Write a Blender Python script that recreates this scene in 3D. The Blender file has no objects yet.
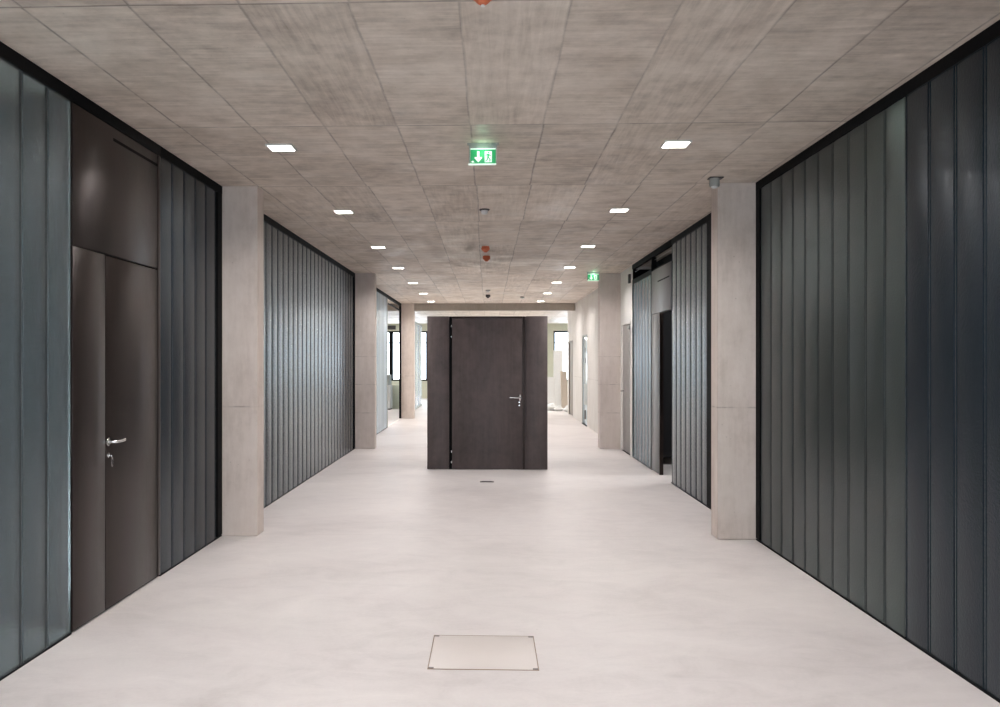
import bpy, bmesh, math, random
from mathutils import Vector, Matrix
random.seed(7)
sc = bpy.context.scene
C = sc.collection
PI = math.pi

# ---------------------------------------------------------------- camera, world, exposure
cam_d = bpy.data.cameras.new('camera')
cam = bpy.data.objects.new('camera', cam_d); C.objects.link(cam)
cam.location = (0, 0, 1.59)
cam.rotation_euler = (PI/2, 0, math.atan(0.035))
cam_d.sensor_width = 36.0
cam_d.lens = 36.0*870/1000
cam_d.shift_x = 0.0415
cam_d.shift_y = 0.0075
cam_d.clip_end = 300
sc.camera = cam
sc.view_settings.view_transform = 'Standard'
sc.view_settings.look = 'None'
sc.view_settings.gamma = 1.0
sc.view_settings.use_curve_mapping = False
sc.view_settings.exposure = 0.95
w = bpy.data.worlds.new('sky'); sc.world = w; w.use_nodes = True
w.node_tree.nodes['Background'].inputs[0].default_value = (0.74, 0.87, 1.0, 1)
w.node_tree.nodes['Background'].inputs[1].default_value = 4.2
try:
    sc.cycles.max_bounces = 10
    sc.cycles.diffuse_bounces = 6
    sc.cycles.glossy_bounces = 5
    sc.cycles.sample_clamp_indirect = 6.0
    sc.cycles.use_denoising = True
except Exception:
    pass

LAMP_W = 14.0         # each ceiling downlight, watts
LAMP_COL = (1.0, 0.95, 0.935)

# ---------------------------------------------------------------- dimensions (metres)
H = 3.18              # ceiling
XL, XR = -2.43, 2.38  # wall faces of the corridor
END = 37.0
BACK = -5.0

# ---------------------------------------------------------------- helpers
def tag(o, label=None, cat=None, group=None, kind=None):
    if label: o['label'] = label
    if cat: o['category'] = cat
    if group: o['group'] = group
    if kind: o['kind'] = kind
    return o

def thing(name, label, cat, loc=(0, 0, 0), rz=0, group=None, kind=None):
    o = bpy.data.objects.new(name, None); C.objects.link(o)
    o.empty_display_size = 0.1
    o.location = loc; o.rotation_euler = (0, 0, rz)
    return tag(o, label, cat, group, kind)

def add_box(bm, x0, x1, y0, y1, z0, z1, bev=0.0, seg=2):
    t = bmesh.new()
    bmesh.ops.create_cube(t, size=1)
    for v in t.verts:
        v.co = Vector(((x0+x1)/2+v.co.x*(x1-x0), (y0+y1)/2+v.co.y*(y1-y0), (z0+z1)/2+v.co.z*(z1-z0)))
    if bev: bmesh.ops.bevel(t, geom=list(t.edges), offset=bev, segments=seg, affect='EDGES', profile=0.5)
    merge(bm, t)

def merge(bm, t):
    m = bpy.data.meshes.new('tmp'); t.to_mesh(m); t.free(); bm.from_mesh(m); bpy.data.meshes.remove(m)

def add_lathe(bm, prof, seg=32, mat=None):
    """prof: (radius, z) list, closed at both ends"""
    t = bmesh.new(); rings = []
    for r, z in prof:
        if r < 1e-6: rings.append([t.verts.new((0, 0, z))])
        else: rings.append([t.verts.new((r*math.cos(2*PI*k/seg), r*math.sin(2*PI*k/seg), z)) for k in range(seg)])
    for a, b in zip(rings, rings[1:]):
        for k in range(seg):
            q = (k+1) % seg
            if len(a) == 1 and len(b) == 1: continue
            if len(a) == 1: t.faces.new((a[0], b[q], b[k]))
            elif len(b) == 1: t.faces.new((a[k], a[q], b[0]))
            else: t.faces.new((a[k], a[q], b[q], b[k]))
    for ring in (rings[0], rings[-1]):
        if len(ring) > 2: t.faces.new(ring)
    bmesh.ops.recalc_face_normals(t, faces=list(t.faces))
    if mat is not None: t.transform(mat)
    merge(bm, t)

def add_tube(bm, pts, r, seg=12):
    t = bmesh.new(); P = [Vector(p) for p in pts]; rings = []
    for i, p in enumerate(P):
        d = (P[min(i+1, len(P)-1)]-P[max(i-1, 0)]).normalized()
        u = d.cross(Vector((0.13, 0.31, 0.94))).normalized(); v = d.cross(u)
        rings.append([t.verts.new(p+r*(math.cos(2*PI*k/seg)*u+math.sin(2*PI*k/seg)*v)) for k in range(seg)])
    for a, b in zip(rings, rings[1:]):
        for k in range(seg): t.faces.new((a[k], a[(k+1) % seg], b[(k+1) % seg], b[k]))
    t.faces.new(rings[0]); t.faces.new(rings[-1])
    bmesh.ops.recalc_face_normals(t, faces=list(t.faces))
    merge(bm, t)

def add_prism(bm, poly, y0, y1):
    """poly in (x, z), extruded along y"""
    t = bmesh.new()
    a = [t.verts.new((x, y0, z)) for x, z in poly]; b = [t.verts.new((x, y1, z)) for x, z in poly]
    t.faces.new(a); t.faces.new(b); n = len(poly)
    for k in range(n): t.faces.new((a[k], a[(k+1) % n], b[(k+1) % n], b[k]))
    bmesh.ops.recalc_face_normals(t, faces=list(t.faces))
    merge(bm, t)

def obj(name, bm, m, parent=None, smooth=False, angle=30):
    if smooth:
        for f in bm.faces: f.smooth = True
        for e in bm.edges:
            if len(e.link_faces) == 2 and e.calc_face_angle(0) > math.radians(angle): e.smooth = False
    me = bpy.data.meshes.new(name); bm.to_mesh(me); bm.free()
    me.materials.append(m)
    o = bpy.data.objects.new(name, me); C.objects.link(o)
    if parent is not None: o.parent = parent
    return o

def box(name, dims, m, parent=None, bev=0.0):
    bm = bmesh.new(); add_box(bm, *dims, bev=bev)
    return obj(name, bm, m, parent, smooth=bev > 0)

def copy_tree(o, parent=None):
    c = o.copy(); C.objects.link(c)
    if parent is not None: c.parent = parent
    for ch in list(o.children): copy_tree(ch, c)
    return c

# ---------------------------------------------------------------- node helpers
class NT:
    def __init__(s, name):
        s.m = bpy.data.materials.new(name); s.m.use_nodes = True
        s.t = s.m.node_tree; s.n = s.t.nodes; s.b = s.n['Principled BSDF']
    def new(s, kind, **kw):
        x = s.n.new(kind)
        for k, v in kw.items(): setattr(x, k, v)
        return x
    def link(s, a, b): s.t.links.new(a, b)
    def val(s, sock, v):
        if hasattr(v, 'is_output') or isinstance(v, bpy.types.NodeSocket): s.link(v, sock)
        else: sock.default_value = v
    def math(s, op, a, b=0.0, c=None, clamp=False):
        x = s.new('ShaderNodeMath', operation=op); x.use_clamp = clamp
        s.val(x.inputs[0], a); s.val(x.inputs[1], b)
        if c is not None: s.val(x.inputs[2], c)
        return x.outputs[0]
    def noise(s, vec, scale, detail=4, rough=0.55, dist=0.0):
        x = s.new('ShaderNodeTexNoise'); s.link(vec, x.inputs['Vector'])
        x.inputs['Scale'].default_value = scale; x.inputs['Detail'].default_value = detail
        x.inputs['Roughness'].default_value = rough; x.inputs['Distortion'].default_value = dist
        return x.outputs['Fac']
    def white(s, vec):
        x = s.new('ShaderNodeTexWhiteNoise'); x.noise_dimensions = '3D'; s.link(vec, x.inputs['Vector'])
        return x.outputs['Value']
    def pos(s):
        return s.new('ShaderNodeNewGeometry').outputs['Position']
    def objpos(s):
        return s.new('ShaderNodeTexCoord').outputs['Object']
    def sep(s, v):
        x = s.new('ShaderNodeSeparateXYZ'); s.link(v, x.inputs[0]); return x.outputs
    def comb(s, x, y, z):
        c = s.new('ShaderNodeCombineXYZ')
        for i, v in enumerate((x, y, z)): s.val(c.inputs[i], v)
        return c.outputs[0]
    def scale(s, v, sc3):
        x = s.new('ShaderNodeMapping'); s.link(v, x.inputs['Vector']); x.inputs['Scale'].default_value = sc3
        return x.outputs[0]
    def ramp(s, f, stops):
        x = s.new('ShaderNodeValToRGB'); s.link(f, x.inputs[0]); e = x.color_ramp.elements
        while len(e) < len(stops): e.new(0.5)
        for el, (p, c) in zip(e, stops): el.position = p; el.color = (*c, 1) if len(c) == 3 else c
        return x.outputs[0]
    def mr(s, f, a, b, c=0.0, d=1.0):
        x = s.new('ShaderNodeMapRange'); s.link(f, x.inputs[0])
        for i, v in enumerate((a, b, c, d)): x.inputs[i+1].default_value = v
        return x.outputs[0]
    def mix(s, f, a, b, mode='MIX'):
        x = s.new('ShaderNodeMix', data_type='RGBA', blend_type=mode)
        s.val(x.inputs[0], f)
        for i, v in ((6, a), (7, b)):
            if isinstance(v, tuple): x.inputs[i].default_value = (*v, 1)
            else: s.link(v, x.inputs[i])
        return x.outputs[2]
    def bump(s, h, strength=0.2, dist=0.01):
        x = s.new('ShaderNodeBump'); s.link(h, x.inputs['Height'])
        x.inputs['Strength'].default_value = strength; x.inputs['Distance'].default_value = dist
        s.link(x.outputs[0], s.b.inputs['Normal']); return x
    def set(s, **kw):
        names = dict(col='Base Color', rough='Roughness', metal='Metallic', spec='Specular IOR Level', coat='Coat Weight',
                     coatr='Coat Roughness', trans='Transmission Weight', ior='IOR', emit='Emission Color', estr='Emission Strength', alpha='Alpha')
        for k, v in kw.items():
            i = s.b.inputs[names[k]]
            if isinstance(v, tuple): i.default_value = (*v, 1)
            else: s.val(i, v)
        return s.m

def plain(name, col, rough=0.5, metal=0.0, wear=0.08, scale=30, **kw):
    n = NT(name); p = n.objpos()
    f = n.noise(p, scale, 3)
    c = n.mix(f, tuple(min(1, x*(1-wear)) for x in col), tuple(min(1, x*(1+wear)) for x in col))
    n.set(col=c, rough=n.mr(f, 0, 1, rough*0.9, rough*1.1), metal=metal, **kw)
    return n.m

def joint(n, coord, period, off, width):
    """1 on a thin joint line of the given period along coord"""
    t = n.math('DIVIDE', n.math('SUBTRACT', coord, off), period)
    f = n.math('ABSOLUTE', n.math('SUBTRACT', n.math('SUBTRACT', t, n.math('FLOOR', t)), 0.5))
    return n.mr(f, 0.5-width/period, 0.5-width*0.25/period), n.math('FLOOR', t)

def ceiling_mat():
    n = NT('board_marked_concrete'); p = n.pos(); x, y, z = n.sep(p)
    wob = n.math('MULTIPLY', n.math('SUBTRACT', n.noise(n.scale(p, (1.2, 1.2, 1)), 1.3, 2), 0.5), 0.02)
    row_t = n.math('FLOOR', n.math('DIVIDE', n.math('SUBTRACT', y, 3.84), 2.02))
    rowr = n.white(n.comb(row_t, 3.3, 0.0))
    xs = n.math('ADD', n.math('ADD', x, wob), n.math('MULTIPLY', n.math('SUBTRACT', rowr, 0.5), 0.035))
    jx, cx = joint(n, xs, 0.4935, -0.128, 0.010)
    jy, cy = joint(n, n.math('ADD', y, wob), 2.02, 3.84, 0.011)
    cell = n.white(n.comb(cx, cy, 0.5)); cell2 = n.white(n.comb(cx, cy, 7.5))
    # each joint its own strength
    jx = n.math('MULTIPLY', jx, n.mr(n.white(n.comb(cx, row_t, 2.2)), 0, 1, 0.4, 1.0))
    brk = n.mr(n.noise(n.scale(p, (1, 1, 1)), 5, 3), 0.35, 0.55, 0.35, 1.0)
    j = n.math('MULTIPLY', n.math('MAXIMUM', jx, n.math('MULTIPLY', jy, 0.95)), brk)
    # wood grain running across or along, per board
    sh = n.comb(n.math('MULTIPLY', cell, 40.0), n.math('MULTIPLY', cell2, 40.0), 0.0)
    v = n.new('ShaderNodeVectorMath', operation='ADD'); n.link(p, v.inputs[0]); n.link(sh, v.inputs[1]); pv = v.outputs[0]
    g1 = n.noise(n.scale(pv, (26, 1.6, 1)), 1.0, 5, 0.65, 0.6)
    g2 = n.noise(n.scale(pv, (2.0, 22, 1)), 1.0, 5, 0.65, 0.4)
    pick = n.mr(cell2, 0.62, 0.66)
    grain = n.mix(pick, n.comb(g2, g2, g2), n.comb(g1, g1, g1))
    grain = n.sep(grain)[0]
    big = n.noise(p, 0.9, 5, 0.6); mid = n.noise(pv, 5.0, 6, 0.7)
    tone = n.math('ADD', n.math('MULTIPLY', n.math('SUBTRACT', cell, 0.5), 0.20),
           n.math('ADD', n.math('MULTIPLY', n.math('SUBTRACT', grain, 0.5), 0.8),
           n.math('ADD', n.math('MULTIPLY', n.math('SUBTRACT', big, 0.5), 0.8), n.math('MULTIPLY', n.math('SUBTRACT', mid, 0.5), 1.1))))
    base = n.ramp(n.math('ADD', tone, 0.5), [(0.0, (0.32, 0.265, 0.225)), (0.5, (0.64, 0.56, 0.485)), (1.0, (0.88, 0.795, 0.715))])
    # pinholes and dark specks
    vo = n.new('ShaderNodeTexVoronoi'); n.link(n.scale(p, (1, 1, 1)), vo.inputs['Vector']); vo.inputs['Scale'].default_value = 22.0
    sp = n.math('MULTIPLY', n.mr(vo.outputs['Distance'], 0.10, 0.05), n.mr(n.noise(p, 3.5, 2), 0.52, 0.62))
    base = n.mix(n.math('MULTIPLY', sp, 0.45), base, (0.12, 0.085, 0.075))
    # warm rust tinge in patches
    base = n.mix(n.mr(n.noise(p, 1.7, 3), 0.55, 0.75, 0, 0.35), base, (0.40, 0.32, 0.25))
    base = n.mix(n.math('MULTIPLY', j, 0.72), base, (0.12, 0.10, 0.088))
    n.set(col=base, rough=n.mr(n.noise(pv, 1.6, 4, 0.7), 0.36, 0.60, 0.33, 0.75), spec=0.5)
    h = n.math('SUBTRACT', n.math('ADD', n.math('MULTIPLY', grain, 0.5), n.math('MULTIPLY', mid, 0.5)), n.math('MULTIPLY', j, 1.4))
    n.bump(h, 0.22, 0.003)
    return n.m

def wall_concrete(name, lo, mid_c, hi, joints, rough=0.7):
    """smooth formwork concrete; joints: z heights of the day joints"""
    n = NT(name); p = n.pos(); x, y, z = n.sep(p)
    big = n.noise(n.scale(p, (1, 1, 0.6)), 2.2, 5, 0.6); fine = n.noise(n.scale(p, (22, 22, 3)), 1.0, 5, 0.7)
    blot = n.noise(p, 9, 5, 0.7)
    t = n.math('ADD', n.math('MULTIPLY', big, 0.5), n.math('ADD', n.math('MULTIPLY', fine, 0.28), n.math('MULTIPLY', blot, 0.22)))
    base = n.ramp(t, [(0.28, lo), (0.5, mid_c), (0.72, hi)])
    j = None
    for zz in joints:
        wz = n.math('ADD', z, n.math('MULTIPLY', n.math('SUBTRACT', blot, 0.5), 0.012))
        l = n.mr(n.math('ABSOLUTE', n.math('SUBTRACT', wz, zz)), 0.009, 0.003)
        j = l if j is None else n.math('MAXIMUM', j, l)
    vo = n.new('ShaderNodeTexVoronoi'); n.link(p, vo.inputs['Vector']); vo.inputs['Scale'].default_value = 16.0
    sp = n.math('MULTIPLY', n.mr(vo.outputs['Distance'], 0.12, 0.05), n.mr(n.noise(p, 5, 2), 0.55, 0.65))
    base = n.mix(n.math('MULTIPLY', sp, 0.5), base, (0.16, 0.13, 0.11))
    if j is not None:
        jj = n.math('MULTIPLY', j, n.mr(n.noise(p, 6, 3), 0.42, 0.6, 0.1, 0.8))
        base = n.mix(n.math('MULTIPLY', jj, 0.55), base, (0.12, 0.10, 0.085))
    n.set(col=base, rough=rough, spec=0.35)
    n.bump(n.math('ADD', fine, blot), 0.25, 0.003)
    return n.m

def floor_mat():
    n = NT('polished_screed'); p = n.pos(); x, y, z = n.sep(p)
    a = n.noise(p, 0.55, 6, 0.6, 0.8); b = n.noise(n.scale(p, (1, 1.6, 1)), 2.6, 6, 0.65, 1.2); c = n.noise(p, 45, 3, 0.6)
    t = n.math('ADD', n.math('MULTIPLY', a, 0.5), n.math('ADD', n.math('MULTIPLY', b, 0.4), n.math('MULTIPLY', c, 0.1)))
    base = n.ramp(t, [(0.33, (0.510, 0.475, 0.465)), (0.5, (0.640, 0.603, 0.592)), (0.66, (0.725, 0.69, 0.675))])
    jy, cy = joint(n, y, 8.05, 7.93, 0.006)
    base = n.mix(n.math('MULTIPLY', jy, 0.35), base, (0.36, 0.32, 0.29))
    vo = n.new('ShaderNodeTexVoronoi'); n.link(p, vo.inputs['Vector']); vo.inputs['Scale'].default_value = 3.0
    base = n.mix(n.mr(vo.outputs['Distance'], 0.03, 0.012, 0, 0.35), base, (0.38, 0.36, 0.34))
    n.set(col=base, rough=n.mr(b, 0.3, 0.7, 0.36, 0.52), spec=0.4)
    n.bump(t, 0.10, 0.004)
    return n.m

def glass_mat(name, col, rough=0.24, trans=0.0):
    n = NT(name); p = n.pos()
    oi = n.new('ShaderNodeObjectInfo').outputs['Random']
    v = n.new('ShaderNodeTexVoronoi'); n.link(p, v.inputs['Vector']); v.inputs['Scale'].default_value = 95
    g = n.noise(p, 70, 2, 0.5)
    c = n.mix(oi, tuple(k*0.86 for k in col), tuple(k*1.14 for k in col))
    n.set(col=c, rough=rough, spec=0.5, ior=1.40, trans=trans)
    n.b.inputs['Specular Tint'].default_value = (0.66, 0.84, 1.0, 1)  # blue tint stands in for reflected blue daylight
    n.b.inputs['Anisotropic'].default_value = 0.8
    tg = n.new('ShaderNodeTangent'); tg.direction_type = 'RADIAL'; tg.axis = 'Z'; n.link(tg.outputs[0], n.b.inputs['Tangent'])
    n.b.inputs['Anisotropic Rotation'].default_value = 0.25
    n.bump(n.math('ADD', n.math('MULTIPLY', v.outputs['Distance'], 0.6), g), 0.55, 0.0014)
    return n.m

def steel_mat(name, col, rough=0.36, metal=0.75, var=0.35):
    n = NT(name); p = n.pos()
    a = n.noise(n.scale(p, (1.4, 1.4, 0.7)), 2.2, 6, 0.65, 0.7); b = n.noise(n.scale(p, (30, 30, 1.2)), 1.0, 4, 0.6); c = n.noise(p, 14, 5, 0.7)
    t = n.math('ADD', n.math('MULTIPLY', a, 0.5), n.math('ADD', n.math('MULTIPLY', b, 0.25), n.math('MULTIPLY', c, 0.25)))
    base = n.ramp(t, [(0.3, tuple(k*(1-var) for k in col)), (0.5, col), (0.7, tuple(k*(1+var) for k in col))])
    wear = n.mr(n.noise(p, 7, 7, 0.75, 0.5), 0.64, 0.72, 0, 0.22)
    base = n.mix(wear, base, (col[0]*2.2, col[1]*2.2, col[2]*2.1))
    n.set(col=base, metal=metal, rough=n.mr(t, 0.3, 0.7, rough*0.8, rough*1.2))
    n.bump(c, 0.06, 0.002)
    n.b.inputs['Anisotropic'].default_value = 0.75; n.b.inputs['Anisotropic Rotation'].default_value = 0.25
    tg = n.new('ShaderNodeTangent'); tg.direction_type = 'RADIAL'; tg.axis = 'Z'; n.link(tg.outputs[0], n.b.inputs['Tangent'])
    return n.m

def emit_mat(name, col, s):
    n = NT(name); n.set(col=tuple(0.9*k for k in col), emit=col, estr=s, rough=0.4); return n.m

M_CEIL = ceiling_mat()
M_FLOOR = floor_mat()
M_COL = wall_concrete('column_concrete', (0.46, 0.385, 0.335), (0.64, 0.56, 0.505), (0.75, 0.675, 0.62), (1.175,))
M_COL2 = wall_concrete('column_concrete_jointed', (0.46, 0.395, 0.35), (0.60, 0.53, 0.49), (0.70, 0.64, 0.60), (0.65, 1.165, 1.67))
M_WALL = wall_concrete('pale_concrete', (0.56, 0.525, 0.485), (0.66, 0.63, 0.59), (0.74, 0.71, 0.68), (1.165,))
M_PLASTER = wall_concrete('white_plaster', (0.72, 0.71, 0.67), (0.78, 0.77, 0.74), (0.82, 0.81, 0.79), ())
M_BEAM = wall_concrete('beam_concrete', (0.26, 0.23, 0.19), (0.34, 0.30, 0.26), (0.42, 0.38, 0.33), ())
M_LINTEL = wall_concrete('greenish_concrete', (0.50, 0.52, 0.40), (0.60, 0.61, 0.49), (0.68, 0.68, 0.57), ())
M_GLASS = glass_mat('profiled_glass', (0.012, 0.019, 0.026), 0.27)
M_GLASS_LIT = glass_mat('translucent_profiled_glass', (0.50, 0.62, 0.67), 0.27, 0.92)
M_GLASS_BACKLIT_TINT = glass_mat('backlit_tint_profiled_glass', (0.27, 0.35, 0.41), 0.27)  # paler copy: opaque colour stands in for the bright room behind
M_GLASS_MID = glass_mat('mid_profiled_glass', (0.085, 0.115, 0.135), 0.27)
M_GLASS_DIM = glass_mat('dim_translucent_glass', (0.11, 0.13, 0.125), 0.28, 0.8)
M_STEEL = steel_mat('blackened_steel', (0.036, 0.026, 0.023), 0.34, 0.7)
M_STEEL2 = steel_mat('brown_black_steel', (0.080, 0.062, 0.060), 0.5, 0.35, 0.5)
M_STEEL3 = steel_mat('grey_steel', (0.12, 0.117, 0.12), 0.42, 0.6, 0.25)
M_BLACK = plain('black_frame', (0.006, 0.006, 0.0065), 0.6, spec=0.05)
M_DARK = plain('dark_lining', (0.02, 0.02, 0.022), 0.8, spec=0.2)
M_CHROME = plain('brushed_steel', (0.72, 0.71, 0.70), 0.25, 1.0)
M_WHITEP = plain('white_plastic', (0.80, 0.80, 0.79), 0.4)
M_ORANGE = plain('orange_plastic', (0.62, 0.16, 0.07), 0.45)
M_GREYP = plain('grey_plastic', (0.32, 0.34, 0.32), 0.5)
M_DARKP = plain('dark_plastic', (0.05, 0.045, 0.045), 0.5)
M_WHITEF = plain('white_door_frame', (0.78, 0.76, 0.72), 0.45)
M_GREYD = plain('grey_door_paint', (0.33, 0.315, 0.30), 0.42)
M_BROWND = plain('brown_grey_paint', (0.20, 0.165, 0.135), 0.5)
M_GREEN = emit_mat('sign_green', (0.03, 0.40, 0.14), 0.22)
M_PICTO = emit_mat('sign_white', (0.88, 1.0, 0.92), 0.30)
M_LIGHT = emit_mat('lamp_diffuser', (1.0, 0.97, 0.93), 9.0)
M_STUD = plain('grey_stud', (0.16, 0.14, 0.13), 0.5)
M_COVER = plain('screed_cover', (0.635, 0.585, 0.555), 0.42, 0.0, 0.05, 6)
M_WOOD = plain('pale_board', (0.50, 0.43, 0.36), 0.6)
M_SHEET = plain('pale_sheet', (0.62, 0.62, 0.61), 0.5)

# ---------------------------------------------------------------- the shell of the building
def struct(name, dims, m, **kw):
    return tag(box(name, dims, m), kind='structure', **kw)

XA, XB = -9.0, 9.0
struct('floor', (XA, XB, BACK, END, -0.3, 0.0), M_FLOOR, label='pale polished screed floor with faint joints')
struct('ceiling', (XA, XB, BACK, END, H, H+0.3), M_CEIL, label='bare concrete ceiling with formwork board joints')
bm = bmesh.new()
for d in ((XA, -2.4, 0, H), (2.4, XB, 0, H), (-2.4, 2.4, 2.6, H), (-2.4, 2.4, 0, 0.15)): add_box(bm, d[0], d[1], BACK-0.3, BACK, d[2], d[3])
tag(obj('wall_back', bm, M_WALL), kind='structure')
t = thing('window_3', 'assumed wide window behind the viewer, added for light', None, (0, BACK-0.15, 0.15), kind='structure')  # unseen window, added to throw frontal light down the corridor
bm = bmesh.new()
for d in ((-2.4, -2.33, 0, 2.45), (2.33, 2.4, 0, 2.45), (-0.04, 0.04, 0, 2.45), (-2.33, -0.04, 0, 0.06), (0.04, 2.33, 0, 0.06), (-2.33, -0.04, 2.39, 2.45), (0.04, 2.33, 2.39, 2.45)): add_box(bm, d[0], d[1], -0.04, 0.04, d[2], d[3])
obj('window_frame', bm, M_BLACK, t)
struct('wall_outer_left', (XA-0.3, XA, BACK, END, 0, H), M_WALL)
struct('wall_outer_right', (XB, XB+0.3, BACK, END, 0, H), M_WALL)
# end wall with window openings: windows span z 0.74 .. 2.87
WIN = [(-8.2, -2.62), (2.735, 8.2)]
Z0, Z1 = 0.74, 2.87
xs = [XA, WIN[0][0], WIN[0][1], WIN[1][0], WIN[1][1], XB]
bm = bmesh.new()
add_box(bm, XA, XB, END, END+0.3, Z1, H); 
add_box(bm, XA, XB, END, END+0.3, 0, Z0)
for a, b in ((xs[0], xs[1]), (xs[2], xs[3]), (xs[4], xs[5])): add_box(bm, a, b, END, END+0.3, Z0, Z1)
tag(obj('wall_end', bm, M_LINTEL), kind='structure', label='pale greenish concrete wall at the far end')

def window(idx, x0, x1, mullions, label):
    t = thing('window_%d' % idx, label, None, ((x0+x1)/2, END+0.1, Z0), kind='structure')
    ox = (x0+x1)/2; bm = bmesh.new(); w_ = 0.07; hh = Z1-Z0
    for d in ((x0-ox, x1-ox, 0, w_), (x0-ox, x1-ox, hh-w_, hh)): add_box(bm, d[0], d[1], -0.04, 0.04, d[2], d[3])
    for d in ((x0-ox, x0-ox+w_), (x1-ox-w_, x1-ox)): add_box(bm, d[0], d[1], -0.04, 0.04, w_, hh-w_)
    for mx, mw in mullions: add_box(bm, mx-ox-mw/2, mx-ox+mw/2, -0.04, 0.04, w_, hh-w_)
    obj('window_frame', bm, M_BLACK, t)
    bm = bmesh.new(); add_box(bm, x0-ox+w_, x1-ox-w_, 0.01, 0.016, hh-0.52, hh-0.48)
    obj('transom_bar', bm, M_GREYP, t)
window(1, WIN[0][0], WIN[0][1], [(-4.18, 0.17), (-6.2, 0.17)], 'wide black-framed window at the far end, left of the corridor')
window(2, WIN[1][0], WIN[1][1], [(4.6, 0.12), (6.4, 0.12)], 'black-framed window at the far end, right of the corridor')

# sky portals for the two end windows and the added rear window
for x0, x1, yy, zz0, zz1, rr in ((*WIN[0], END+0.02, Z0, Z1, -PI/2), (*WIN[1], END+0.02, Z0, Z1, -PI/2), (-2.4, 2.4, BACK-0.02, 0.15, 2.6, PI/2)):
    l = bpy.data.lights.new('window_daylight', 'AREA'); l.shape = 'RECTANGLE'; l.size = x1-x0; l.size_y = zz1-zz0
    l.cycles.is_portal = True
    o = bpy.data.objects.new('window_daylight', l); C.objects.link(o)
    o.location = ((x0+x1)/2, yy, (zz0+zz1)/2); o.rotation_euler = (rr, 0, 0)

# ceiling beam on the third pair of columns
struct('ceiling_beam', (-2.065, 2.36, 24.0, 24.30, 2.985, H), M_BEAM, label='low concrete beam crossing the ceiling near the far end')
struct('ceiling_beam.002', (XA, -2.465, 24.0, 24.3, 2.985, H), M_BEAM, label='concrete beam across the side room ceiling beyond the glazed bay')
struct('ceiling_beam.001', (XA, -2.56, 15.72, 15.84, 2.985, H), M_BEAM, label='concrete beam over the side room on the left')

# side rooms' dividing walls and dark linings behind the glass
struct('wall_divider_left', (XA, -2.55, 15.85, 16.05, 0, H), M_PLASTER)
struct('wall_divider_right', (2.55, XB, 14.75, 14.9, 0, H), M_PLASTER)
struct('wall_divider_far_right', (2.55, XB, 26.2, 26.4, 0, H), M_PLASTER)
# pale concrete wall on the right with openings for a glazed door and a far door; both reach 2.22 m
GD0, GD1 = 21.15, 22.30     # glazed door
FD0, FD1 = 24.75, 26.10     # far brown door
bm = bmesh.new()
for y0, y1, z0 in ((16.14, GD0, 0), (GD0, GD1, 2.24), (GD1, FD0, 0), (FD0, FD1, 2.18), (FD1, 26.4, 0)):
    add_box(bm, XR, XR+0.25, y0, y1, z0, H)
tag(obj('wall_right', bm, M_WALL), kind='structure', label='pale concrete wall beyond the second right column')
# white wall piece with the grey door
GY0, GY1 = 14.66, 15.66
bm = bmesh.new()
for y0, y1, z0 in ((14.52, GY0, 0), (GY0, GY1, 2.27), (GY1, 15.86, 0)): add_box(bm, XR, XR+0.15, y0, y1, z0, H)
tag(obj('wall_right.001', bm, M_PLASTER), kind='structure', label='narrow white wall around the grey door on the right')

# ---------------------------------------------------------------- concrete columns
def column(x0, x1, y0, y1, label, m=None):
    cx, cy = (x0+x1)/2, (y0+y1)/2
    bm = bmesh.new(); add_box(bm, x0-cx, x1-cx, y0-cy, y1-cy, 0, H, 0.006, 1)
    o = obj('concrete_column', bm, m or M_COL); o.location = (cx, cy, 0)
    return tag(o, label, 'column', 'concrete columns along the corridor', 'thing')
column(-2.46, -2.10, 7.83, 8.05, 'nearest left concrete column, between the door bay and the second glass bay')
column(2.035, 2.40, 7.83, 8.05, 'nearest right concrete column with a small grey sensor at its head')
column(-2.46, -2.065, 15.69, 15.92, 'second left concrete column, seen left of the free-standing dark enclosure', M_COL2)
column(2.01, 2.40, 15.84, 16.14, 'second right concrete column beneath the far exit sign', M_COL2)
column(-2.46, -2.07, 24.0, 24.30, 'slim farthest left concrete column carrying the low ceiling beam')

# ---------------------------------------------------------------- profiled glass partitions
PW = 0.2645
def channel_mesh(h, wid=PW):
    """one U-profile channel: x along the wall 0..wid, y = 0 is the back and positive y faces the corridor"""
    bm = bmesh.new(); g = 0.0024; d = 0.04
    pts = [(g, 0), (g, d-0.006), (g+0.0015, d-0.0015), (g+0.005, d), (g+0.013, d), (g+0.017, d-0.003)]
    N = 12; a, b = g+0.017, wid-g-0.017
    for k in range(1, N):
        u = k/N; pts.append((a+(b-a)*u, d-0.003+0.0036*(1-(2*u-1)**2)))
    pts += [(b, d-0.003), (wid-g-0.013, d), (wid-g-0.005, d), (wid-g-0.0015, d-0.0015), (wid-g, d-0.006), (wid-g, 0)]
    lo = [bm.verts.new((x, y, 0)) for x, y in pts]; hi = [bm.verts.new((x, y, h)) for x, y in pts]
    n = len(pts)
    for k in range(n): bm.faces.new((lo[k], lo[(k+1) % n], hi[(k+1) % n], hi[k]))
    bm.faces.new(lo); bm.faces.new(hi)
    bmesh.ops.recalc_face_normals(bm, faces=list(bm.faces))
    return bm

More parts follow.
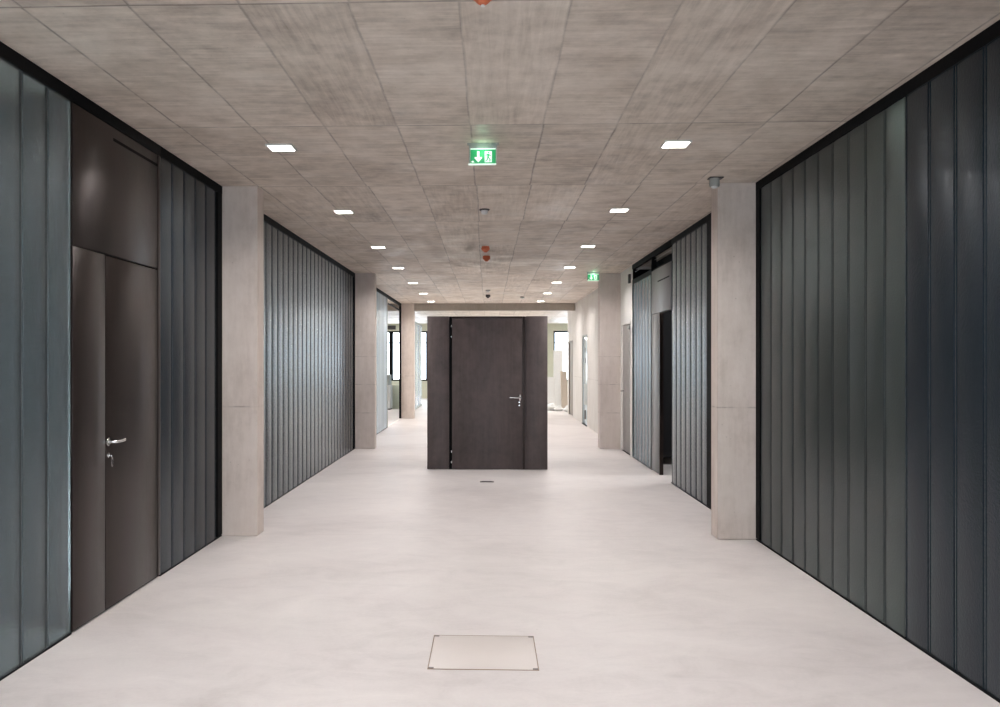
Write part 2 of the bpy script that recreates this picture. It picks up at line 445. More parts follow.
def partition(side, y0, y1, ztop, label, seams_from=None, posts=(), mat=None, top_rail=True, matfn=None):
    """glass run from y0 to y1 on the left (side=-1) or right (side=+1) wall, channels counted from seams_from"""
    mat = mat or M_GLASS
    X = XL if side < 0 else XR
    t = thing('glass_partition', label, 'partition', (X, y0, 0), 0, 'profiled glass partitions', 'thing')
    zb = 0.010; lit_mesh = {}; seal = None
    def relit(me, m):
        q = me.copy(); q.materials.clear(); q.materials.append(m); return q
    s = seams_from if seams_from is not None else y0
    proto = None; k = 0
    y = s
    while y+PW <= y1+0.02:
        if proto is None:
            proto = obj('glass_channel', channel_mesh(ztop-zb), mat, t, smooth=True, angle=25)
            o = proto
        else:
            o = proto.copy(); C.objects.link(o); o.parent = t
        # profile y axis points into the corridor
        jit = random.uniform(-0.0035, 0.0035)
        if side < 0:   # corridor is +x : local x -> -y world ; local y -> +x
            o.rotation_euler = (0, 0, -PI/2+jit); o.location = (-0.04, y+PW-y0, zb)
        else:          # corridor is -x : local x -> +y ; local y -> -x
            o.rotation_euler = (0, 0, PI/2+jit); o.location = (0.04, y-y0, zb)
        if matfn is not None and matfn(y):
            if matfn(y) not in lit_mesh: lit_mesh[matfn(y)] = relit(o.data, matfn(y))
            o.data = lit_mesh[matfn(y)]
        if seal is None:
            sb = bmesh.new(); add_box(sb, 0, 0.034, -0.0035, 0.0035, zb, ztop-0.004)
            seal = obj('seal_strip', sb, M_BLACK, t); q = seal
        else:
            q = seal.copy(); C.objects.link(q); q.parent = t
        q.location = (-0.0395 if side < 0 else 0.0055, y-y0, 0)
        y += PW; k += 1
    bm = bmesh.new()
    xx = (-0.045, 0.008) if side < 0 else (-0.008, 0.045)
    if top_rail: add_box(bm, xx[0], xx[1], 0, y1-y0, ztop-0.002, ztop+0.073, 0.002, 1); obj('top_rail', bm, M_BLACK, t)
    bm = bmesh.new(); add_box(bm, xx[0], xx[1]*0.5 if side < 0 else xx[1], 0, y1-y0, 0, 0.009); obj('bottom_rail', bm, M_BLACK, t)
    for a, b in posts:
        bm = bmesh.new(); add_box(bm, xx[0], xx[1], a-y0, b-y0, 0.0165, ztop-0.003, 0.002, 1); obj('end_post', bm, M_BLACK, t)
    return t

ZT = H-0.075
# left bay 1, two runs either side of the steel door
partition(-1, 4.98-PW*31, 4.98, ZT, 'profiled glass partition nearest the viewer, left of the dark steel door', mat=M_GLASS_LIT)
partition(-1, 6.345, 7.83, ZT, 'short profiled glass partition between the dark steel door and the nearest left column', posts=((7.70, 7.825),))
# left bay 2
partition(-1, 8.05, 15.69, ZT, 'long profiled glass partition between the two nearer left columns', seams_from=8.10, posts=((8.052, 8.097), (15.60, 15.688)))
# left bay 3
partition(-1, 15.92, 20.68, ZT, 'pale profiled glass partition beyond the second left column, ending at an open glazed bay', mat=M_GLASS_BACKLIT_TINT, seams_from=15.925)
# right bay 1
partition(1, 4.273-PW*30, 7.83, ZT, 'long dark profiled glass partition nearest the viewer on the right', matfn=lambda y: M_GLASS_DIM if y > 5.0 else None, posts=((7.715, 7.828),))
# right bay 2
partition(1, 8.05, 11.43, ZT, 'profiled glass partition between the nearest right column and the open doorway', seams_from=11.43-PW*7, posts=((9.32, 9.57), (8.052, 8.2)))
partition(1, 12.80, 14.50, 2.86, 'short pale profiled glass partition under the black vent slot', mat=M_GLASS_MID, seams_from=12.86, posts=((12.802, 12.855), (14.46, 14.50)))

# dark lining behind the glass runs (insulated cavity)
for nm, d in (('wall_lining_left.001', (XL-0.16, XL-0.06, 6.345, 15.85, 0, H)),
              ('wall_lining_right', (XR+0.06, XR+0.16, 7.9, 11.43, 0, H)), ('wall_lining_right.001', (XR+0.06, XR+0.16, 12.80, 14.5, 0, 2.85))):
    struct(nm, d, M_DARK)
struct('wall_lining_left', (-4.6, -4.5, BACK, 6.4, 0, H), M_WALL)
struct('wall_divider_near_left', (-4.5, XL-0.06, 5.05, 5.15, 0, H), M_DARK)
l = bpy.data.lights.new('left_glass_backlight', 'AREA'); l.shape = 'RECTANGLE'; l.size = 0.3; l.size_y = 4.0; l.energy = 130; l.spread = math.radians(110); l.color = (0.85, 0.97, 1.0)  # unseen lamp set low to brighten the near left glass from behind
o = bpy.data.objects.new('left_glass_backlight', l); C.objects.link(o); o.location = (-3.9, 2.5, 0.5); o.rotation_euler = (0, 0, 0)
struct('wall_lining_right.002', (XR+0.06, XR+0.16, BACK, 5.06, 0, H), M_DARK)
struct('wall_lining_right.003', (XR+1.2, XR+1.3, 5.07, 7.9, 0, H), M_PLASTER)
l = bpy.data.lights.new('right_glass_backlight', 'AREA'); l.size = 0.4; l.energy = 34; l.color = (0.88, 1.0, 0.93)
o = bpy.data.objects.new('right_glass_backlight', l); C.objects.link(o); o.location = (3.0, 5.5, H-0.03)  # unseen lamp added behind the right glass to backlight it
# glass run left bay 3 gets a pale lining, the room behind it is daylit
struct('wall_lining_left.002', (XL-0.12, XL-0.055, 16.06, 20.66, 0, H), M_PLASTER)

# ---------------------------------------------------------------- door fittings
def lever_handle(parent, side, loc, reach, name='door_handle', plate=True):
    """lever on a wall whose corridor side points along -side x ; reach along y (signed)"""
    s = -side
    bm = bmesh.new(); x, y, z = loc
    R = Matrix.Translation((x, y, z)) @ Matrix.Rotation(s*PI/2, 4, 'Y')
    add_lathe(bm, [(0, 0), (0.026, 0), (0.026, 0.006), (0.022, 0.009), (0, 0.009)], 28, R)
    add_tube(bm, [(x, y, z), (x+s*0.03, y, z), (x+s*0.046, y+reach*0.05, z), (x+s*0.052, y+reach*0.14, z), (x+s*0.052, y+reach*0.6, z-0.001), (x+s*0.050, y+reach, z+0.002)], 0.0105, 14)
    return obj(name, bm, M_CHROME, parent, smooth=True)

# door 1: tall steel insert with leaf, fixed side panel and transom, left wall
d1 = thing('door_1', 'dark blackened steel door with side panel and transom on the left', None, (XL, 4.98, 0), 0, None, 'structure')
a, b, c_ = 0.012, 5.425-4.98, 6.29-4.98; e_ = 6.345-4.98
bm = bmesh.new()
add_box(bm, -0.06, -0.012, 0, e_, 0.0, 3.175); obj('backing_frame', bm, M_BLACK, d1)
box('side_panel', (-0.011, 0.004, a, b-0.003, 0.012, 2.262), M_STEEL, d1, 0.0012)
box('door_leaf', (-0.011, 0.004, b+0.003, c_-0.003, 0.014, 2.256), M_STEEL, d1, 0.0012)
box('frame_strip', (-0.011, 0.006, c_+0.002, e_-0.002, 0.012, 3.10), M_STEEL, d1, 0.0012)
tp = box('transom_panel', (-0.011, 0.004, a, c_-0.002, 2.268, 3.098), M_STEEL, d1, 0.0012)
box('vent_slot', (0.0035, 0.0055, 5.54-4.98, 6.29-4.98, 3.012, 3.032), M_BLACK, tp)
box('top_rail', (-0.05, 0.008, 0, e_, 3.105, 3.178), M_BLACK, d1, 0.002)
leaf = [o for o in d1.children if o.name.startswith('door_leaf')][0]
lever_handle(leaf, -1, (0.004, b+0.035, 1.075), 0.135, 'lever_handle')
bm = bmesh.new()
add_lathe(bm, [(0, 0), (0.016, 0), (0.016, 0.005), (0.012, 0.007), (0, 0.007)], 20, Matrix.Translation((0.004, b+0.035, 0.99)) @ Matrix.Rotation(PI/2, 4, 'Y'))
obj('lock_rose', bm, M_CHROME, leaf, smooth=True)
bm = bmesh.new()
add_box(bm, 0.011, 0.03, b+0.033, b+0.037, 0.978, 0.992, 0.001)
add_tube(bm, [(0.032, b+0.035+0.010*math.sin(q*PI/8), 0.948+0.030*math.cos(q*PI/8)) for q in range(17)], 0.0022, 8)
obj('key', bm, M_CHROME, leaf, smooth=True)

# right bay 2: steel insert with an open doorway
R0, R1, RS = 11.43, 12.80, 12.22
d2 = thing('door_2', 'grey steel door set with its leaf standing open onto a dark room, right wall', None, (XR, R0, 0), 0, None, 'structure')
box('side_panel', (-0.006, 0.05, RS-R0+0.03, R1-R0-0.003, 0.012, 2.262), M_STEEL3, d2, 0.002)
box('door_jamb', (-0.004, 0.05, RS-R0, RS-R0+0.028, 0.0, 2.262), M_STEEL, d2)
tp = box('transom_panel', (-0.006, 0.05, 0.01, R1-R0-0.003, 2.268, 2.895), M_STEEL3, d2, 0.002)
box('vent_slot', (-0.0075, -0.005, 0.12, RS-R0+0.12, 2.70, 2.717), M_BLACK, tp)
box('upper_slot_frame', (0.02, 0.07, 0.0, 14.5-R0, 2.90, 2.93), M_BLACK, d2)
box('slot_divider', (-0.006, 0.06, R1-R0-0.03, R1-R0+0.02, 2.931, 3.102), M_BLACK, d2)
box('top_rail', (-0.012, 0.045, 0.005, 14.495-R0, 3.105, 3.178), M_BLACK, d2, 0.002)
box('slot_back', (0.30, 0.33, 0.0, 14.5-R0, 2.80, 3.175), M_BLACK, d2)
bm = bmesh.new(); add_tube(bm, [(0.03, 0.02, 3.06), (0.03, 1.3, 3.06)], 0.003); obj('pipe', bm, M_WHITEP, d2)
bm = bmesh.new(); add_tube(bm, [(0.03, 1.42, 3.06), (0.03, 3.0, 3.06)], 0.003); obj('pipe', bm, M_WHITEP, d2)
box('slot_end', (0.0, 0.30, 14.47-R0, 14.497-R0, 2.931, 3.104), M_BLACK, d2)
# leaf swung into the room, hinged at the near jamb
lf = box('door_leaf', (0.09, 0.87, -0.03, 0.012, 0.014, 2.256), M_STEEL, d2, 0.002)
bm = bmesh.new()
add_box(bm, -0.007, -0.003, RS-R0+0.004, RS-R0+0.022, 0.93, 1.12, 0.001)
obj('strike_plate', bm, M_CHROME, d2)
bm = bmesh.new()
for z in (0.96, 1.02, 1.09): add_box(bm, -0.011, -0.0065, RS-R0+0.006, RS-R0+0.02, z-0.009, z+0.009, 0.001)
obj('lock_bolt', bm, M_CHROME, d2)

# the dark room behind the open doorway
bb = thing('black_board', 'tall black board on feet inside the dark room behind the open doorway', 'board', (3.4, 13.45, 0), 0, None, 'thing')
box('panel', (-0.84, 1.6, 0, 0.05, 0.11, 3.1), M_DARK, bb)
for xx in (-0.1, 1.2): box('foot', (xx, xx+0.05, -0.1, 0.2, 0.0, 0.109), M_DARK, bb)
l = bpy.data.lights.new('back_room_lamp', 'AREA'); l.size = 0.5; l.energy = 30
o = bpy.data.objects.new('back_room_lamp', l); C.objects.link(o); o.location = (4.2, 12.4, H-0.02)
bm = bmesh.new()
pts = [(2.9+0.12*math.sin(q*0.9)+0.03*q, 12.55+0.17*q*0.6+0.08*math.cos(q*1.3), 0.012+0.02*abs(math.sin(q*0.7))) for q in range(14)]
add_tube(bm, pts, 0.008, 8)
tag(obj('loose_cable', bm, M_DARKP, None, True), 'dark loose cable on the floor inside the open doorway', 'cable')

# grey door in the white wall, right
d3 = thing('door_3', 'closed grey door with white frame beside the vented partition', None, (XR, GY0, 0), 0, None, 'structure')
bm = bmesh.new(); W3 = GY1-GY0
add_box(bm, -0.012, 0.12, 0.0, 0.045, 0.001, 2.268); add_box(bm, -0.012, 0.12, W3-0.045, W3, 0.001, 2.268); add_box(bm, -0.012, 0.12, 0.045, W3-0.045, 2.225, 2.268)
obj('door_frame', bm, M_WHITEF, d3)
g3 = box('door_leaf', (0.012, 0.052, 0.05, W3-0.05, 0.008, 2.22), M_GREYD, d3, 0.002)
lever_handle(g3, 1, (0.012, W3-0.11, 1.06), -0.13, 'lever_handle')
box('door_closer', (-0.03, 0.012, 0.08, 0.30, 2.13, 2.18), M_GREYP, d3, 0.004)
box('threshold', (-0.01, 0.05, 0.045, W3-0.045, 0.001, 0.006), M_BLACK, d3)
tag(box('wall_sounder', (XR-0.035, XR, 14.68, 14.80, 2.90, 3.05), M_DARKP, None, 0.006), 'small dark box high on the narrow white wall above the grey door', 'alarm')

# glazed door in the pale concrete wall
d4 = thing('door_4', 'narrow glazed door in the pale concrete wall', None, (XR, GD0, 0), 0, None, 'structure')
W4 = GD1-GD0
bm = bmesh.new()
add_box(bm, -0.004, 0.08, 0.0, 0.04, 0.012, 2.238); add_box(bm, -0.004, 0.08, W4-0.04, W4, 0.012, 2.238); add_box(bm, -0.004, 0.08, 0.04, W4-0.04, 2.2, 2.238)
obj('door_frame', bm, M_GREYP, d4)
n = NT('reflection_tinted_glass'); n.set(col=(0.72, 0.84, 0.90), rough=0.08, spec=0.6); n.bump(n.noise(n.pos(), 3, 2), 0.05, 0.002)  # opaque pale blue stands in for bright reflections on the pane
box('glass_pane', (0.01, 0.03, 0.045, W4-0.045, 0.02, 2.19), n.m, d4, 0.001)
for z in (1.86, 1.60): box('dark_mark', (0.007, 0.0099, 0.38, 0.58, z-0.06, z+0.06), M_DARKP, d4)  # dark marks on the pane
box('grey_band', (0.008, 0.0098, 0.06, W4-0.3, 0.50, 1.02), M_GREYP, d4)  # grey band across the lower pane
box('pull_handle', (-0.03, 0.0, 0.34, 0.37, 0.16, 0.38), M_DARKP, d4, 0.004)
box('threshold', (-0.02, 0.20, 0.04, W4-0.04, 0.0, 0.018), M_BLACK, d4)

# far brown-grey door
d5 = thing('door_5', 'brown-grey door in the far end of the right wall', None, (XR, FD0, 0), 0, None, 'structure')
box('door_leaf', (0.03, 0.08, 0.05, FD1-FD0-0.05, 0.01, 2.13), M_BROWND, d5, 0.002)
bm = bmesh.new(); W5 = FD1-FD0
add_box(bm, 0.0, 0.12, 0.0, 0.045, 0.001, 2.178); add_box(bm, 0.0, 0.12, W5-0.045, W5, 0.001, 2.178); add_box(bm, 0.0, 0.12, 0.045, W5-0.045, 2.135, 2.178)
obj('door_frame', bm, M_BROWND, d5)

# ---------------------------------------------------------------- left bay 3: open glazed bay
sf = thing('glazing_frame', 'slender black frame of the open glazed bay before the farthest left column', 'frame', (XL, 20.70, 0))
bm = bmesh.new(); add_box(bm, -0.04, 0.01, 0.0, 3.28, 3.105, 3.178, 0.002, 1); obj('top_rail', bm, M_BLACK, sf)
bm = bmesh.new(); add_box(bm, -0.03, 0.0, 0.05, 3.15, 2.97, 3.00, 0.002, 1); obj('lower_track', bm, M_BLACK, sf)
bm = bmesh.new(); add_box(bm, -0.04, 0.01, 3.16, 3.28, 0.0, 3.10, 0.002, 1); obj('post', bm, M_BLACK, sf)
bm = bmesh.new(); add_box(bm, -0.04, 0.01, -0.005, 0.04, 0.0, 3.10, 0.002, 1); obj('post', bm, M_GREYP, sf)
bm = bmesh.new(); add_box(bm, -0.04, 0.01, 0.05, 3.15, 0.0, 0.012); obj('threshold', bm, M_WHITEF, sf)

# low parapet, drawer unit and box in the daylit side room
tag(box('low_bench', (-8.0, -2.80, 28.9, 29.3, 0.0, 0.79), M_LINTEL), 'low pale greenish bench below the windows of the side room', 'bench', None, 'thing')
cb = thing('drawer_unit', 'white drawer unit standing against the low pale bench', 'cabinet', (-3.42, 28.2, 0))
bm = bmesh.new(); add_box(bm, -0.35, 0.22, 0.03, 0.62, 0.04, 0.80, 0.004, 1); obj('body', bm, M_SHEET, cb)
bm = bmesh.new(); add_box(bm, -0.33, 0.20, 0.05, 0.6, 0.0, 0.04); obj('plinth', bm, M_DARKP, cb)
for z in (0.07, 0.32, 0.56):
    f = box('drawer', (-0.33, 0.20, 0.012, 0.03, z, z+0.22), M_SHEET, cb, 0.003)
    bm = bmesh.new(); add_lathe(bm, [(0, 0), (0.012, 0), (0.016, 0.02), (0, 0.024)], 16, Matrix.Translation((0.10, 0.012, z+0.12)) @ Matrix.Rotation(PI/2, 4, 'X')); obj('knob', bm, M_DARKP, f, smooth=True)
pr = thing('grey_machine', 'grey box-shaped machine standing on the white drawer unit', 'machine', (-3.42, 28.3, 0.80))
bm = bmesh.new(); add_box(bm, -0.28, 0.19, 0.03, 0.45, 0.0, 0.34, 0.015); obj('body', bm, M_GREYP, pr, smooth=True)
bm = bmesh.new(); add_box(bm, -0.22, 0.12, 0.022, 0.0295, 0.20, 0.28); obj('panel', bm, M_DARKP, pr)
tag(box('wall_vent', (-4.35, -3.97, 36.97, 37.0, 2.93, 3.10), M_DARKP, None, 0.004), 'small dark vent above the far left window', 'vent')

# glass screen beyond the third left column
gp = thing('glass_screen', 'low-topped pale blue glass screen beyond the farthest left column', 'screen', (XL, 25.2, 0))
n = NT('clear_blue_glass'); n.set(col=(0.70, 0.80, 0.88), rough=0.12, spec=0.6, trans=0.55); n.bump(n.noise(n.pos(), 2, 2), 0.04, 0.002)
for k in range(4): box('glass_pane', (0, 0.012, k*1.5+0.01, k*1.5+1.49, 0.05, 2.80), n.m, gp, 0.001)
box('top_rail', (-0.02, 0.03, 0, 6.0, 2.801, 2.88), M_GREYP, gp)
box('bottom_rail', (-0.02, 0.03, 0, 6.0, 0.0, 0.049), M_GREYP, gp)

# pale building sheets and rubble stacked in front of the far right window
for i, (x, y, wd, hh, th, lean, lab) in enumerate((
        (2.33, 29.3, 0.32, 1.95, 0.03, -0.06, 'tallest white sheet leaning at the far right window'),
        (2.05, 28.9, 0.28, 1.05, 0.04, -0.10, 'narrow white sheet leaning left of the tallest white sheet'),
        (2.48, 28.6, 0.22, 1.25, 0.04, -0.08, 'beige board leaning in front of the tallest white sheet'))):
    bm = bmesh.new(); add_box(bm, -wd/2, wd/2, -th/2, th/2, 0, hh, 0.003, 1)
    o = obj('building_sheet', bm, M_WOOD if i == 2 else M_SHEET); o.location = (x, y, 0.006); o.rotation_euler = (lean, 0, 0.15*i)
    tag(o, lab, 'sheet', 'building sheets leaning at the far end')
for i, (x, y, s, lab) in enumerate(((1.98, 28.0, 0.17, 'white paper bundle on the floor left of the leaning sheets'), (2.22, 27.7, 0.13, 'small white bundle on the floor between the leaning sheets'), (2.52, 27.4, 0.15, 'white bundle on the floor beside the far brown-grey door'))):
    bm = bmesh.new(); bmesh.ops.create_icosphere(bm, subdivisions=3, radius=s)
    for v in bm.verts:
        q = v.co.copy(); k = 1+0.22*math.sin(q.x*31+i)*math.cos(q.y*27)+0.12*math.sin(q.z*44+i)
        v.co = Vector((q.x*1.25*k, q.y*k, max(q.z*0.8*k, -s*0.45)))
    o = obj('paper_bundle', bm, M_SHEET, None, True, 50); o.location = (x, y, s*0.45)
    tag(o, lab, 'bundle', 'white bundles on the floor at the far end')
bm = bmesh.new(); add_box(bm, -0.03, 0.03, -0.03, 0.03, 0, 2.0, 0.004, 1)
o = obj('upright_post', bm, M_DARKP); o.location = (2.62, 27.6, 0); tag(o, 'thin dark upright post beside the far brown-grey door', 'post')

# ---------------------------------------------------------------- free-standing steel enclosure in the middle
en = thing('steel_enclosure', 'free-standing dark brown steel enclosure with a door, mid corridor', 'enclosure', (-0.03, 12.74, 0))
ox = 0.03; L0, L1 = -0.905+ox, 0.855+ox; TH = 2.245; DP = 1.1
h0, h1 = -0.585+ox, -0.538+ox       # hinge strip
lx1 = 0.487+ox; gx = 0.528+ox
bm = bmesh.new(); add_box(bm, L0+0.005, L1-0.005, 0.03, DP, 0.0, TH-0.004, 0.002, 1); obj('body', bm, M_STEEL2, en)
box('front_panel', (L0, h0-0.002, 0.0, 0.032, 0.006, TH), M_STEEL2, en, 0.0015)
box('front_panel', (gx+0.010, L1, 0.0, 0.032, 0.006, TH), M_STEEL2, en, 0.0015)
box('frame_strip', (lx1+0.008, gx-0.004, 0.002, 0.032, 0.006, TH-0.001), M_STEEL, en, 0.001)
box('hinge_strip', (h0+0.004, h1-0.004, 0.008, 0.03, 0.006, TH-0.001), M_BLACK, en, 0.001)
box('head_strip', (h1, lx1+0.004, 0.001, 0.031, TH-0.030, TH-0.001), M_STEEL, en, 0.001)
lf = box('door_leaf', (h1+0.002, lx1, -0.004, 0.029, 0.012, TH-0.034), M_STEEL2, en, 0.0015)
for z in (2.10, 1.945, 0.264, 0.11):
    bm = bmesh.new(); add_lathe(bm, [(0, -0.016), (0.011, -0.016), (0.011, 0.016), (0, 0.016)], 16, Matrix.Translation(((h0+h1)/2+0.012, 0.001, z)))
    obj('hinge', bm, M_CHROME, lf, smooth=True)
hx, hz = 0.452+ox, 1.056
bm = bmesh.new()
add_lathe(bm, [(0, 0), (0.022, 0), (0.022, 0.006), (0.018, 0.008), (0, 0.008)], 24, Matrix.Translation((hx, -0.004, hz)) @ Matrix.Rotation(PI/2, 4, 'X'))
add_tube(bm, [(hx, -0.004, hz), (hx, -0.045, hz), (hx-0.01, -0.056, hz), (hx-0.03, -0.058, hz), (hx-0.15, -0.056, hz)], 0.011, 14)
add_box(bm, hx-0.008, hx+0.010, -0.010, -0.0035, hz-0.045, hz+0.045, 0.002)
obj('lever_handle', bm, M_CHROME, lf, smooth=True)
for z in (0.985, 0.94):
    bm = bmesh.new(); add_lathe(bm, [(0, 0), (0.011, 0), (0.011, 0.006), (0, 0.007)], 18, Matrix.Translation((hx-0.008, -0.004, z)) @ Matrix.Rotation(PI/2, 4, 'X'))
    obj('lock_rose', bm, M_CHROME, lf, smooth=True)

# ---------------------------------------------------------------- floor fittings
fh = thing('floor_hatch', 'square-cornered floor hatch flush with the pale floor in the foreground', 'hatch', (-0.03, 4.755, 0))
hw, hd = 0.288, 0.277
box('hatch_cover', (-hw+0.006, hw-0.006, -hd+0.006, hd-0.006, -0.004, 0.0025), M_COVER, fh, 0.001)
bm = bmesh.new()
for d in ((-hw, hw, -hd, -hd+0.005), (-hw, hw, hd-0.005, hd), (-hw, -hw+0.005, -hd+0.005, hd-0.005), (hw-0.005, hw, -hd+0.005, hd-0.005)): add_box(bm, *d, -0.004, 0.003)
obj('hatch_frame', bm, plain('hatch_edge', (0.30, 0.22, 0.16), 0.4, 0.6), fh)
for sx in (-1, 1):
    for sy in (-1, 1):
        cx, cy = sx*(hw-0.018), sy*(hd-0.016)
        bm = bmesh.new(); add_box(bm, cx-0.014, cx+0.014, cy-0.009, cy+0.009, 0.0, 0.0045, 0.0015); obj('lifting_stud', bm, M_STUD, fh)
fs = thing('floor_slot', 'small dark slotted fitting in the floor before the steel enclosure', 'fitting', (-0.026, 11.44, 0))
bm = bmesh.new(); add_box(bm, -0.092, 0.092, -0.035, 0.035, 0.0, 0.008, 0.003); obj('body', bm, M_STUD, fs)
bm = bmesh.new(); add_box(bm, -0.07, 0.07, -0.012, 0.012, 0.008, 0.013, 0.002); obj('rib', bm, M_DARKP, fs)

# ---------------------------------------------------------------- ceiling downlights
LR = [3.64, 6.41, 9.19, 12.07, 14.76, 17.60, 20.38, 23.10]
rows = (('left', -1.54), ('right', 1.365))
ordinal = ['nearest', 'second', 'third', 'fourth', 'fifth', 'sixth', 'seventh', 'eighth']
def make_light():
    t = thing('ceiling_downlight', 'x', 'ceiling light', (0, 0, H))
    s, o_ = 0.086, 0.098
    bm = bmesh.new()
    for d in ((-o_, o_, -o_, -s), (-o_, o_, s, o_), (-o_, -s, -s, s), (s, o_, -s, s)): add_box(bm, d[0], d[1], d[2], d[3], -0.012, 0.0)
    obj('frame', bm, M_WHITEF, t)
    box('diffuser', (-s, s, -s, s, -0.007, 0.0), M_LIGHT, t)
    return t
lamp_proto = make_light()
lamp_data = bpy.data.lights.new('downlight_beam', 'AREA'); lamp_data.shape = 'SQUARE'; lamp_data.size = 0.16
lamp_data.energy = LAMP_W; lamp_data.color = LAMP_COL; lamp_data.spread = math.radians(150)
first = True
for side, x in rows:
    for k, y in enumerate(LR):
        t = lamp_proto if first else copy_tree(lamp_proto); first = False
        t.location = (x, y, H)
        t['label'] = 'square recessed ceiling downlight, %s in the %s row' % (ordinal[k], side)
        t['group'] = 'square recessed downlights'
for side, x in rows:
    for y in LR+[0.95, -1.85]:
        if y < 3:
            t = copy_tree(lamp_proto); t.location = (x, y, H)
            t['label'] = 'square recessed ceiling downlight %s the viewer, %s row' % ('above' if y > 0 else 'behind', side); t['group'] = 'downlights behind the viewer'
        o = bpy.data.objects.new('downlight_beam', lamp_data); C.objects.link(o); o.location = (x, y, H-0.014)
# one lamp at the bright ceiling spot; the rest added to brighten far rooms
for x, y in ((-0.1, 27.5), (-0.1, 33), (3.6, 29.4), (-5.0, 20), (-5.0, 28)):
    l = bpy.data.lights.new('hall_lamp_fill', 'AREA'); l.shape = 'SQUARE'; l.size = 0.5; l.energy = 75; l.color = (1, 0.98, 0.94)
    o = bpy.data.objects.new('hall_lamp_fill', l); C.objects.link(o); o.location = (x, y, H-0.02)

# ---------------------------------------------------------------- exit signs
def exit_sign(loc, rz, label, s=1.0):
    t = thing('exit_sign', label, 'sign', loc, rz, 'lit green exit signs')
    bm = bmesh.new(); add_box(bm, -0.116*s, 0.116*s, -0.03, 0.03, -0.006, 0, 0.001); obj('ceiling_plate', bm, M_GREYP, t)
    bm = bmesh.new(); add_box(bm, -0.092*s, 0.092*s, -0.022, 0.022, -0.036*s, -0.0062, 0.002); obj('housing', bm, M_GREYP, t)
    box('light_strip', (-0.092*s, 0.092*s, -0.012, 0.012, -0.043*s, -0.0362*s), M_PICTO, t)
    g = box('sign_panel', (-0.092*s, 0.092*s, -0.006, 0.006, -0.146*s, -0.0432*s), M_GREEN, t, 0.001)
    n_ = -0.0072
    bm = bmesh.new()   # arrow
    add_prism(bm, [(p*s, q*s) for p, q in ((-0.044, -0.056), (-0.026, -0.056), (-0.026, -0.098), (-0.008, -0.098), (-0.008, -0.108), (-0.035, -0.137), (-0.062, -0.108), (-0.062, -0.098), (-0.044, -0.098))], n_, -0.0062)
    obj('arrow', bm, M_PICTO, g)
    bm = bmesh.new()   # door opening
    add_prism(bm, [(p*s, q*s) for p, q in ((0.012, -0.056), (0.064, -0.056), (0.064, -0.137), (0.012, -0.137))], n_, -0.0062)
    obj('door_symbol', bm, M_PICTO, g)
    bm = bmesh.new()   # running figure
    for poly in (((0.036, -0.063), (0.043, -0.061), (0.047, -0.067), (0.043, -0.073), (0.036, -0.071)),
                 ((0.030, -0.076), (0.044, -0.076), (0.042, -0.100), (0.031, -0.101)),
                 ((0.031, -0.076), (0.030, -0.083), (0.019, -0.091), (0.016, -0.087)),
                 ((0.043, -0.078), (0.057, -0.089), (0.054, -0.093), (0.042, -0.085)),
                 ((0.034, -0.099), (0.042, -0.100), (0.055, -0.118), (0.051, -0.133), (0.046, -0.132), (0.048, -0.119)),
                 ((0.031, -0.100), (0.038, -0.101), (0.033, -0.121), (0.018, -0.132), (0.015, -0.128), (0.028, -0.117))):
        add_prism(bm, [(p*s, q*s) for p, q in poly], n_-0.0008, n_-0.00005)
    obj('running_figure', bm, M_GREEN, g)
    bm = bmesh.new(); add_prism(bm, [(p*s, q*s) for p, q in ((-0.086, -0.130), (-0.074, -0.124), (-0.062, -0.137), (-0.082, -0.139))], n_, -0.0062)
    obj('edge_mark', bm, M_PICTO, g)
    n2 = NT('clear_acrylic'); n2.set(col=(0.85, 0.9, 0.88), rough=0.1, trans=0.7)
    box('bottom_edge', (-0.108*s, 0.096*s, -0.010, 0.010, -0.156*s, -0.1462*s), M_PICTO, t, 0.001)
    for sx in (-1, 1):
        bm = bmesh.new(); add_box(bm, sx*0.098*s-0.005, sx*0.098*s+0.005, -0.010, 0.010, -0.1455*s, -0.0065, 0.001); obj('side_edge', bm, n2.m, t)
    return t
exit_sign((-0.043, 6.37, H), 0, 'green exit sign with white arrow hanging from the ceiling centre')
exit_sign((1.86, 15.60, H), 0.0, 'small green exit sign at the head of the second right column', 1.05)
for (x, y, s) in ((-0.043, 6.37, 1.0), (1.86, 15.60, 1.5)):
    l = bpy.data.lights.new('sign_glow', 'POINT'); l.energy = 0.11*s; l.color = (0.55, 1.0, 0.68); l.shadow_soft_size = 0.03
    o = bpy.data.objects.new('sign_glow', l); C.objects.link(o); o.location = (x, y-0.05, H-0.06)

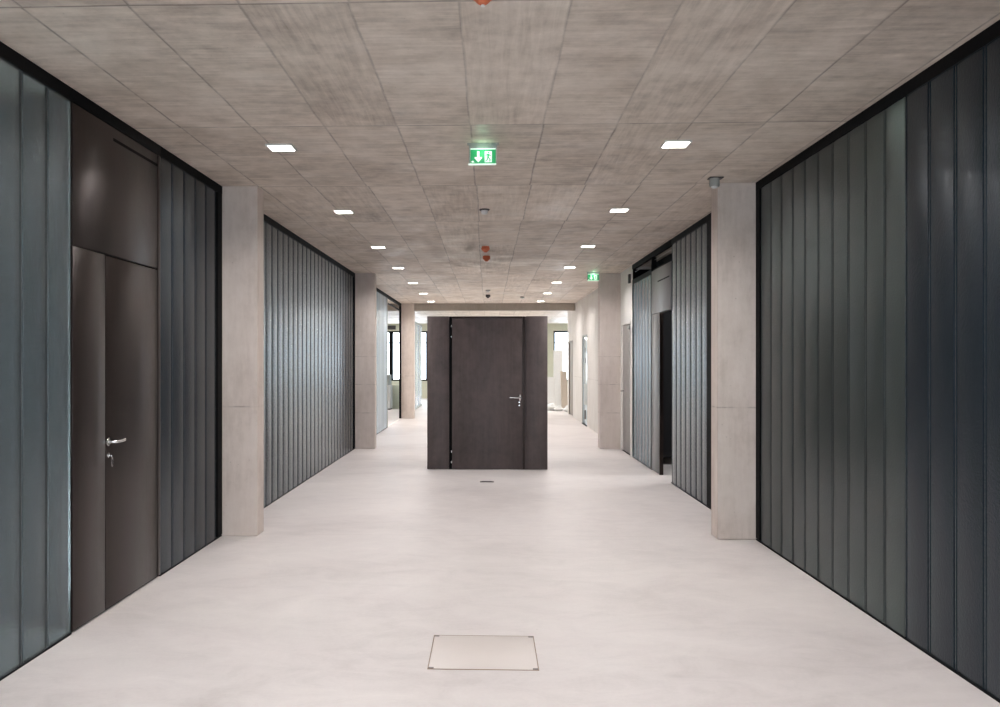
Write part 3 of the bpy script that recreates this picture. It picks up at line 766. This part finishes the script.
# ---------------------------------------------------------------- detectors
def smoke(loc, label, cover=M_ORANGE):
    t = thing('smoke_detector', label, 'detector', loc, 0, 'smoke detectors with orange dust covers' if cover is M_ORANGE else None)
    bm = bmesh.new(); add_lathe(bm, [(0, 0), (0.052, 0), (0.056, -0.012), (0.050, -0.022), (0, -0.022)], 32); obj('base', bm, M_DARKP if cover is M_DARKP else M_ORANGE, t, smooth=True)
    bm = bmesh.new(); add_lathe(bm, [(0, -0.0225), (0.058, -0.0225), (0.060, -0.035), (0.050, -0.052), (0.036, -0.064), (0.022, -0.078), (0.012, -0.084), (0, -0.085)], 32); c = obj('dust_cover', bm, cover, t, smooth=True)
    bm = bmesh.new(); add_lathe(bm, [(0, -0.0855), (0.008, -0.0855), (0.009, -0.091), (0, -0.093)], 16); obj('indicator_cap', bm, M_WHITEP, c, smooth=True)
    return t
smoke((-0.026, 3.68, H), 'orange-covered smoke detector cut by the top edge, nearest the viewer')
smoke((-0.048, 12.09, H), 'orange-covered smoke detector, nearer of the close pair on the ceiling')
smoke((-0.037, 13.18, H), 'orange-covered smoke detector, farther of the close pair on the ceiling')
smoke((-0.023, 20.9, H), 'dark conical detector far down the ceiling centre line', M_DARKP)
def presence(loc, label, s=1.0):
    t = thing('presence_sensor', label, 'sensor', loc, 0, 'white ceiling sensors')
    bm = bmesh.new(); add_lathe(bm, [(0, 0), (0.054*s, 0), (0.054*s, -0.010), (0.048*s, -0.014), (0, -0.014)], 32); obj('mounting_ring', bm, M_DARKP, t, smooth=True)
    bm = bmesh.new(); add_lathe(bm, [(0, -0.0145), (0.034*s, -0.0145), (0.034*s, -0.040), (0.026*s, -0.052), (0, -0.056)], 32); obj('sensor_body', bm, M_WHITEP, t, smooth=True)
presence((-0.047, 9.12, H), 'round white ceiling sensor with dark ring beyond the nearer exit sign')
presence((-0.021, 19.5, H), 'tiny white ceiling sensor far down the centre line')
presence((0.83, 21.6, H), 'tiny dark-ringed ceiling sensor near the far right downlights')
presence((-3.4, 33.0, H), 'tiny sensor on the side room ceiling seen through the glazed bay')
ms = thing('motion_sensor', 'grey-green motion sensor on the ceiling at the head of the nearest right column', 'sensor', (1.955, 7.62, H))
bm = bmesh.new(); add_box(bm, -0.05, 0.07, -0.045, 0.05, -0.008, 0.0, 0.001); obj('mounting_plate', bm, M_DARKP, ms)
bm = bmesh.new(); add_lathe(bm, [(0, -0.0085), (0.042, -0.0085), (0.044, -0.070), (0.040, -0.076), (0, -0.076)], 28); obj('sensor_body', bm, M_GREYP, ms, smooth=True)
bm = bmesh.new(); add_lathe(bm, [(0, -0.0765), (0.030, -0.0765), (0.024, -0.090), (0, -0.095)], 24); obj('sensor_lens', bm, M_WHITEP, ms, smooth=True)
